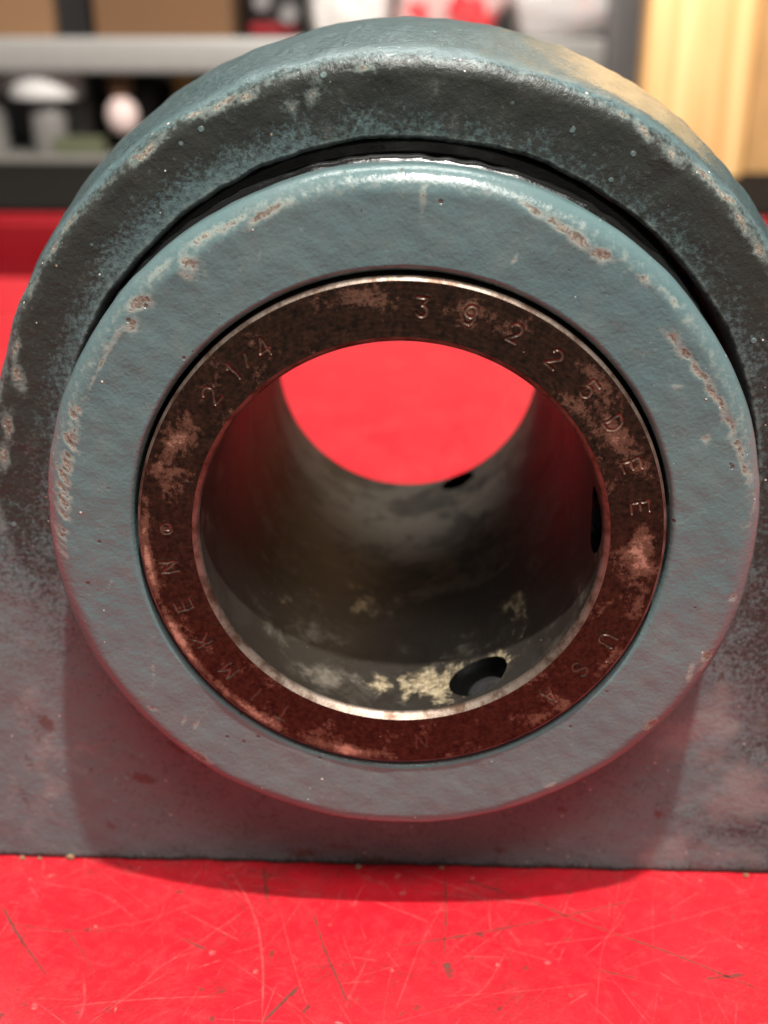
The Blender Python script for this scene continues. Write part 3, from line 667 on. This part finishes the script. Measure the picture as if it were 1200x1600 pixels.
for g, ad, r0, dep in TXT:
    da = np.degrees(an) - ad; da = (da + 180) % 360 - 180
    ii = np.where(np.abs(da) < 4.5)[0]
    sm_ = 0.75 if g == '®' else (0.8 if g == '/' else 1.0)
    u = (np.radians(da[ii])[:, None] * r0) / (CH * sm_) + 0.32; v = (rads[None, :] - r0) / (CH * sm_) + 0.5; u = np.broadcast_to(u, (len(ii), NR_)); v = np.broadcast_to(v, u.shape)
    u = u + 0.02 * np.sin(v * 9 + ad)
    dm = np.full(u.shape, 9.0)
    for st in G[g]:
        for (x0, y0), (x1, y1) in zip(st[:-1], st[1:]):
            ex, ey = x1 - x0, y1 - y0; q = np.clip(((u - x0) * ex + (v - y0) * ey) / (ex * ex + ey * ey + 1e-9), 0, 1)
            dm = np.minimum(dm, np.hypot(u - x0 - q * ex, v - y0 - q * ey))
    dm = dm * CH * sm_
    gro = np.clip(1 - dm / 0.22, 0, 1); lip = np.exp(-((dm - 0.33) / 0.10) ** 2)
    wear = np.clip(0.75 + 0.45 * np.sin(u * 5 + ad) * np.cos(v * 4 - ad), 0.3, 1.1)
    H[ii] += dep * wear * (-0.22 * gro ** 0.8 + 0.06 * lip); ST[ii] = np.maximum(ST[ii], np.clip(gro * 1.6, 0, 1) * dep)
Px = np.stack([rads[None, :] * np.sin(an)[:, None], np.zeros((NT_, NR_)), rads[None, :] * np.cos(an)[:, None]], -1)
# dents and turning marks
rs = np.random.default_rng(3)
for k in range(90):
    i = rs.integers(0, NT_); j = rs.integers(4, NR_ - 4); s = rs.uniform(0.08, 0.25); d = rs.uniform(0.015, 0.07)
    i0 = np.arange(i - 14, i + 15) % NT_; j0 = np.arange(max(0, j - 12), min(NR_, j + 13))
    dd = np.linalg.norm(Px[np.ix_(i0, j0)] - Px[i, j], axis=-1); H[np.ix_(i0, j0)] -= d * np.exp(-(dd / s) ** 2)
H += 0.006 * np.sin(rads[None, :] * 9.0) + wob(Px, 0.10, 3) * 0.012
edgef = np.minimum(np.clip((rads - 29.42) / 0.15, 0, 1), np.clip((36.75 - rads) / 0.15, 0, 1))[None, :]
H *= edgef
Px[..., 1] = -H
me = grid_mesh('stamped_face', Px * MM, True, False)
ad_ = np.degrees(an); ad_ = np.where(ad_ > 180, ad_ - 360, ad_)
PA = blob_field(np.broadcast_to(ad_[:, None], H.shape), np.broadcast_to(rads[None, :], H.shape),
                [(-12, 34.8, 10, 1.6, 0, .16), (-62, 33.5, 9, 2.5, 0, .16), (-36, 31.2, 8, 1, 0, .10), (18, 34.5, 6, 2, 0, .08), (45, 35, 6, 1.4, 0, .14), (52, 31, 7, 1.2, 0, .16), (64, 33.8, 10, 2.0, 0, .20), (92, 34.0, 9, 1.8, 0, .20), (106, 35, 10, 1.5, 0, .15), (118, 35.6, 14, 1.0, 0, .12), (140, 35.8, 12, .9, 0, .12),
                 (-95, 36.2, 14, .8, 0, .30), (-118, 36.2, 14, .8, 0, .32), (-140, 36.0, 12, .9, 0, .30), (-168, 35.8, 14, 1.1, 0, .27), (-126, 33.6, 5, 1, 0, .08)])
add_attr(me, 'patina', PA - 0.05); add_attr(me, 'stamp', ST)
face = part('stamped_face', me, MAT['face'], ring)
face['label'] = 'brown face of the bore ring stamped with numbers and letters'

# ------------------------------------------------------------------ background of the workshop (out of focus)
FLOOR = -0.90
fl_m = flat_mat('dark_concrete', (0.10, 0.095, 0.09), 0.7, 0, 0.3, 0.01)
g = box('floor', -3.0, 3.0, -2.5, 2.4, FLOOR - 0.05, FLOOR, fl_m); g['kind'] = 'structure'
wl = box('wall_back', -3.0, 3.0, 2.15, 2.25, FLOOR, 2.0, flat_mat('dark_wall', (0.03, 0.027, 0.024), 0.8)); wl['kind'] = 'structure'
YS = 1.36                                         # front plane of the shelving, m
def sx(px, py, Y=YS): return on_y(px, py, Y * 1000)[0] * MM
def sz(px, py, Y=YS): return on_y(px, py, Y * 1000)[2] * MM
grey = flat_mat('grey_shelf_enamel', (0.30, 0.29, 0.275), 0.35, 0.1, 0.12); dgrey = flat_mat('dark_grey_upright', (0.16, 0.15, 0.15), 0.45)
shelf = thing('shelving_unit', 'grey metal shelving unit with two shelves behind the red bench', 'shelving', (0, YS + 0.2, FLOOR))
def spart(name, x0, x1, y0, y1, z0, z1, m, bevel=0.002, parent=shelf):
    bm = bmesh.new(); box_bm(bm, x0, x1, y0 - YS - 0.2, y1 - YS - 0.2, z0 - FLOOR, z1 - FLOOR, bevel)
    return bm_obj(name, bm, m, parent, smooth=True)
XL, XR = -1.1, sx(1000, 60)
zb1, zb0 = sz(200, 58), sz(200, 115)              # upper beam
zl1, zl0 = sz(100, 243), sz(100, 277)             # lower shelf lip
spart('beam', XL, XR - 0.04, YS, YS + 0.03, zb0, zb1, grey, 0.006)
spart('shelf_deck', XL, XR - 0.04, YS + 0.03, YS + 0.40, zb1 - 0.012, zb1 - 0.002, grey)
spart('beam', XL, XR - 0.04, YS, YS + 0.03, zl0, zl1, flat_mat('dull_grey_lip', (0.15, 0.14, 0.125), 0.5), 0.004)
spart('shelf_deck', XL, XR - 0.04, YS + 0.03, YS + 0.40, zl1 - 0.012, zl1 - 0.002, grey)
for x in (XL - 0.04, XR - 0.038):
    for y in (YS - 0.002, YS + 0.37): spart('upright', x, x + 0.038, y, y + 0.035, FLOOR, 0.75, dgrey)
DK1, DK0 = zb1 - 0.002, zl1 - 0.002
card = flat_mat('brown_cardboard', (0.13, 0.062, 0.024), 0.8, 0, 0.12, 0.02); card2 = flat_mat('tan_cardboard', (0.19, 0.10, 0.045), 0.8, 0, 0.12, 0.02); tape = flat_mat('packing_tape', (0.50, 0.36, 0.20), 0.3)
def carton(label, x0, x1, y0, y1, z0, h, m):
    r = thing('cardboard_box', label, 'box', ((x0 + x1) / 2, (y0 + y1) / 2, z0), 'cartons on the upper shelf')
    hw, hd = (x1 - x0) / 2, (y1 - y0) / 2
    b = bmesh.new(); box_bm(b, -hw, hw, -hd, hd, 0, h - 0.003, 0.003); bm_obj('carton_body', b, m, r)
    for s in (-1, 1):
        b = bmesh.new(); box_bm(b, -hw, hw, min(0.001 * s, (hd) * s), max(0.001 * s, hd * s), h - 0.003, h, 0.0008); bm_obj('flap', b, m, r)
    b = bmesh.new(); box_bm(b, -hw - 0.0006, hw + 0.0006, -0.025, 0.025, h, h + 0.0006); bm_obj('tape', b, tape, r)
carton('wide brown cardboard box on the upper grey shelf', sx(148, 50, YS + .05), sx(362, 50, YS + .05), YS + 0.05, YS + 0.30, DK1, 0.17, card)
carton('small tan cardboard box at the end of the upper shelf', sx(-90, 50, YS + .06), sx(84, 50, YS + .06), YS + 0.06, YS + 0.30, DK1, 0.13, card2)
# lathe objects
def turned(name, prof, m, parent, n=28):
    """prof: (z, r) m"""
    bm = bmesh.new(); rows = [[bm.verts.new((r * math.cos(2 * math.pi * k / n), r * math.sin(2 * math.pi * k / n), z)) for k in range(n)] for z, r in prof]
    for a, b in zip(rows[:-1], rows[1:]):
        for k in range(n): bm.faces.new((a[k], a[(k + 1) % n], b[(k + 1) % n], b[k]))
    bm.faces.new(rows[0]); bm.faces.new(rows[-1])
    return bm_obj(name, bm, m, parent, smooth=True)
white = flat_mat('white_plastic', (0.80, 0.78, 0.76), 0.3, 0, 0.05); blackp = flat_mat('black_plastic', (0.012, 0.012, 0.012), 0.35); amber = flat_mat('amber_plastic', (0.30, 0.17, 0.05), 0.3)
clear = flat_mat('pale_grey_plastic', (0.20, 0.19, 0.18), 0.25, 0, 0.1); pink = flat_mat('pale_pink_plastic', (0.75, 0.58, 0.55), 0.35, 0, 0.06); green = flat_mat('dull_green_plastic', (0.10, 0.11, 0.06), 0.5)
redp = flat_mat('red_enamel', (0.21, 0.002, 0.006), 0.3, 0, 0.08); orange = flat_mat('ochre_cardboard', (0.40, 0.24, 0.06), 0.7)
HT = DK1 - 0.012 - DK0                # clear height between the decks
def jug(px, y, wpx, hh, capw, caph, mb, mc, label, name='bottle'):
    x = sx(px, 200, y); r = wpx / F_PX * (y * 1000 - CAM[1]) * MM / 2; rc = capw / F_PX * (y * 1000 - CAM[1]) * MM / 2
    t = thing(name, label, 'bottle', (x, y, DK0), 'bottles on the lower shelf')
    turned('bottle_body', [(0, r * .9), (0.004, r), (hh * .72, r), (hh * .86, r * .8), (hh * .95, min(rc, r) * .75), (hh, min(rc, r) * .7)], mb, t)
    turned('cap', [(hh - .002, rc * .95), (hh + .002, rc), (hh + caph - .004, rc * .97), (hh + caph, rc * .9)], mc, t)
jug(78, YS + .062, 52, 0.072, 108, 0.055, clear, white, 'pale bottle with a wide white cap under the shelf beam')
jug(-18, YS + .08, 60, 0.080, 66, 0.055, clear, white, 'slim pale bottle with white cap by the shelf end')
jug(128, YS + .17, 44, 0.075, 34, 0.045, clear, clear, 'grey plastic bottle behind the wide-capped one')
jug(232, YS + .16, 50, 0.10, 30, 0.03, blackp, blackp, 'black bottle with black cap on the lower shelf')
jug(268, YS + .20, 46, 0.09, 30, 0.04, blackp, dgrey, 'black bottle with dark grey cap on the lower shelf')
jug(292, YS + .14, 40, 0.085, 36, 0.045, amber, amber, 'amber plastic bottle on the lower shelf')
# brush hung by its tan handle, pale pink round knob down
x = sx(189, 150, YS + .05); zc = DK1 - 0.012
t = thing('hanging_brush', 'tan-handled brush with pale pink round knob hung under the shelf', 'brush', (x, YS + .05, zc - 0.105))
turned('knob', [(0.0, 0.004), (0.003, 0.012), (0.012, 0.0195), (0.024, 0.0215), (0.036, 0.019), (0.045, 0.011), (0.048, 0.006)], pink, t)
turned('handle', [(0.046, 0.007), (0.05, 0.014), (0.07, 0.016), (0.088, 0.015), (0.092, 0.006)], card2, t)
turned('hook', [(0.090, 0.003), (0.105, 0.003)], grey, t, 10)
# low green tray and dark bin on the lower shelf
def tray(label, name, x0, x1, y0, y1, z0, h, m, group=None, wall=0.003, cat='tray'):
    t = thing(name, label, cat, ((x0 + x1) / 2, (y0 + y1) / 2, z0), group); hw, hd = (x1 - x0) / 2, (y1 - y0) / 2
    def p(nm, *a):
        b = bmesh.new(); box_bm(b, *a, 0.0009); bm_obj(nm, b, m, t)
    p('base', -hw, hw, -hd, hd, 0, wall); p('front_panel', -hw, hw, -hd, -hd + wall, wall, h); p('rear_panel', -hw, hw, hd - wall, hd, wall, h)
    p('side_panel', -hw, -hw + wall, -hd + wall, hd - wall, wall, h); p('side_panel', hw - wall, hw, -hd + wall, hd - wall, wall, h)
    return t
tray('low dull green tray on the lower shelf', 'parts_tray', sx(72, 240), sx(150, 240), YS + 0.035, YS + 0.062, DK0, 0.022, green)
tray('black plastic bin between the cardboard boxes', 'storage_bin', sx(90, 50, YS + .08), sx(143, 50, YS + .08), YS + 0.08, YS + 0.30, DK1, 0.12, blackp, cat='bin')
tray('black plastic bin filling the back of the lower shelf', 'storage_bin', sx(10, 200, YS + .24), sx(470, 200, YS + .24), YS + 0.24, YS + 0.38, DK0, 0.12, blackp, cat='bin')
# black tool case with grey knobs
x0, x1 = sx(378, 30, YS + .07), sx(470, 30, YS + .07)
t = thing('power_tool', 'black tool with grey round knobs beside the brown box', 'tool', ((x0 + x1) / 2, YS + .14, DK1))
b = bmesh.new(); box_bm(b, -(x1 - x0) / 2, (x1 - x0) / 2, -0.05, 0.08, 0, 0.10, 0.012); bm_obj('tool_body', b, blackp, t, smooth=True)
for xx, zz in ((-0.012, 0.045), (0.022, 0.03), (0.02, 0.075)):
    b = bmesh.new(); r = bmesh.ops.create_cone(b, segments=20, cap_ends=True, radius1=0.013, radius2=0.011, depth=0.02, matrix=Matrix.Translation((xx, -0.06, zz)) @ Matrix.Rotation(math.pi / 2, 4, 'X')); bm_obj('knob', b, dgrey, t, smooth=True)
b = bmesh.new(); box_bm(b, -0.03, 0.03, -0.058, -0.05, 0.006, 0.02, 0.002); bm_obj('plate', b, redp, t)
# plastic bags of parts
def bag_mat(nm, c1, c2, thr):
    t = NT(nm); P = t.pos(); n = t.noise(P, 0.022, 3); n2 = t.noise(P, 0.12, 5, 0.6, 1.0)
    c = t.mix(t.step(n, thr, thr + 0.06), c1, c2)
    return t.out(c, t.math('MULTIPLY_ADD', n2, 0.2, 0.12), 0.0, t.bump(n2, 6.0), coat=0.6, coat_rough=0.1)
def bag(label, px, wpx, y, hz, m, seed):
    x = sx(px, 50, y); hw = wpx / F_PX * (y * 1000 - CAM[1]) * MM / 2
    b = bmesh.new(); bmesh.ops.create_icosphere(b, subdivisions=5, radius=1.0)
    rs = np.random.default_rng(seed); k1 = rs.normal(size=(10, 3)) * 3; ph = rs.uniform(0, 6, 10)
    for v in b.verts:
        c = np.array(v.co); d = sum(math.sin(c @ k1[i] + ph[i]) for i in range(10)) / 10
        sq = max(abs(c)) ** 0.5; s = (1 + 0.22 * d) / max(0.6, sq) * 0.8
        v.co = (c[0] * s * hw, c[1] * s * 0.06, max(0.0, (c[2] * s + 0.72) / 1.5 * hz))
    o = bm_obj('plastic_bag', b, m, None, (x, y, DK1), smooth=True)
    tag(o, label, 'bag', 'plastic bags on the upper shelf')
bag('crumpled white plastic bag beside the black tool', 545, 150, YS + .10, 0.075, bag_mat('white_bag', (0.62, 0.58, 0.55), (0.75, 0.70, 0.68), .5), 1)
bag('red and white printed plastic bag on the upper shelf', 700, 190, YS + .09, 0.085, bag_mat('red_printed_bag', (0.66, 0.42, 0.40), (0.65, 0.03, 0.04), .50), 5)
bag('greyish white plastic bag next to the dark upright', 880, 190, YS + .10, 0.090, bag_mat('grey_bag', (0.58, 0.54, 0.53), (0.70, 0.45, 0.44), .60), 9)
# red tool chest behind the bench
CY = 0.74
GAP_BLACK = flat_mat('gap_black', (0.008, 0.007, 0.006), 0.95); GAP_BLACK.node_tree.nodes['Principled BSDF'].inputs['Specular IOR Level'].default_value = 0.05
zt = sz(30, 338, CY)
chest = thing('tool_chest', 'low red steel tool chest standing behind the bench', 'tool chest', (-0.12, CY + 0.2, FLOOR))
def cpart(nm, x0, x1, y0, y1, z0, z1, m=redp, bev=0.004):
    b = bmesh.new(); box_bm(b, x0 + .12, x1 + .12, y0 - CY - .2, y1 - CY - .2, z0 - FLOOR, z1 - FLOOR, bev); return bm_obj(nm, b, m, chest, smooth=True)
cpart('chest_body', -0.62, 0.38, CY + .012, CY + .40, FLOOR + .09, zt)
for k in range(4):
    z1 = zt - .004 - k * .165
    d = cpart('drawer', -0.60, 0.36, CY, CY + .0118, z1 - .155, z1)
    cpart('handle', -0.50, 0.26, CY - .012, CY - .0004, z1 - .145, z1 - .127, dgrey, .002)
cpart('dark_gap_sheet', -0.61, 0.37, CY + .02, CY + .395, zt + .0002, zt + .004, GAP_BLACK, .001)  # black sheet added on the chest as the dark gap under the shelf
for x in (-0.56, 0.32):
    for y in (CY + .06, CY + .34): cpart('caster', x - .02, x + .02, y - .035, y + .035, FLOOR, FLOOR + .0895, blackp, .015)
# timber
def timber_mat():
    t = NT('pine_timber'); Q = t.pos((1000, 1000, 40)); P = t.pos()
    n = t.noise(Q, 0.045, 5, 0.6, 0.6); n2 = t.noise(t.pos((1000, 1000, 12)), 0.35, 4)
    c = t.mix(t.step(n, 0.32, 0.68), (0.52, 0.27, 0.09), (0.78, 0.53, 0.25)); c = t.mix(t.math('MULTIPLY', n2, 0.3), c, (0.42, 0.22, 0.08))
    return t.out(c, 0.55, 0.0, t.bump(n2, 0.4))
TY = 1.02
xa, xb = sx(998, 200, TY), sx(1168, 200, TY)
tm = timber_mat()
ob = box('timber_post', -(xb - xa) / 2, (xb - xa) / 2, -0.02, 0.02, 0, 1.55, tm, None, 0.004, ((xa + xb) / 2, TY + 0.02, FLOOR)); tag(ob, 'pale yellow pine post beside the grey shelving', 'post')
xa2 = sx(1172, 200, TY + .03)
ob = box('timber_post', 0, 0.10, -0.02, 0.02, 0, 1.55, flat_mat('darker_timber', (0.40, 0.22, 0.08), .6, 0, .2, .03), None, 0.004, (xa2, TY + 0.05 + .012, FLOOR)); tag(ob, 'darker brown plank beside the pale pine post', 'plank')

# crumbs of dirt along the foot of the block
def crumb(px, py, size, seed):
    p = on_z(px, py, 0); b = bmesh.new(); bmesh.ops.create_icosphere(b, subdivisions=2, radius=1.0); rs = random.Random(seed)
    for v in b.verts:
        k = size * MM * rs.uniform(0.6, 1.1); v.co = (v.co.x * k * 1.3, v.co.y * k * 0.8, v.co.z * k)
    zmin = min(v.co.z for v in b.verts)
    o = bm_obj('dirt_crumb', b, crumb_mat, None, (p[0] * MM, p[1] * MM, -zmin)); tag(o, 'tiny tan dirt crumb on the red bench against the block', 'crumb', 'dirt crumbs at the foot of the block')
crumb_mat = flat_mat('dry_tan_dirt', (0.26, 0.16, 0.09), 0.8, 0, 0.4, 0.8)
for k, (px, py, sz_) in enumerate(((110, 1343, 0.62), (35, 1343, 0.42), (62, 1344, 0.35), (560, 1357, 0.5), (690, 1358, 0.38), (1165, 1370, 0.4))): crumb(px, py, sz_, k)
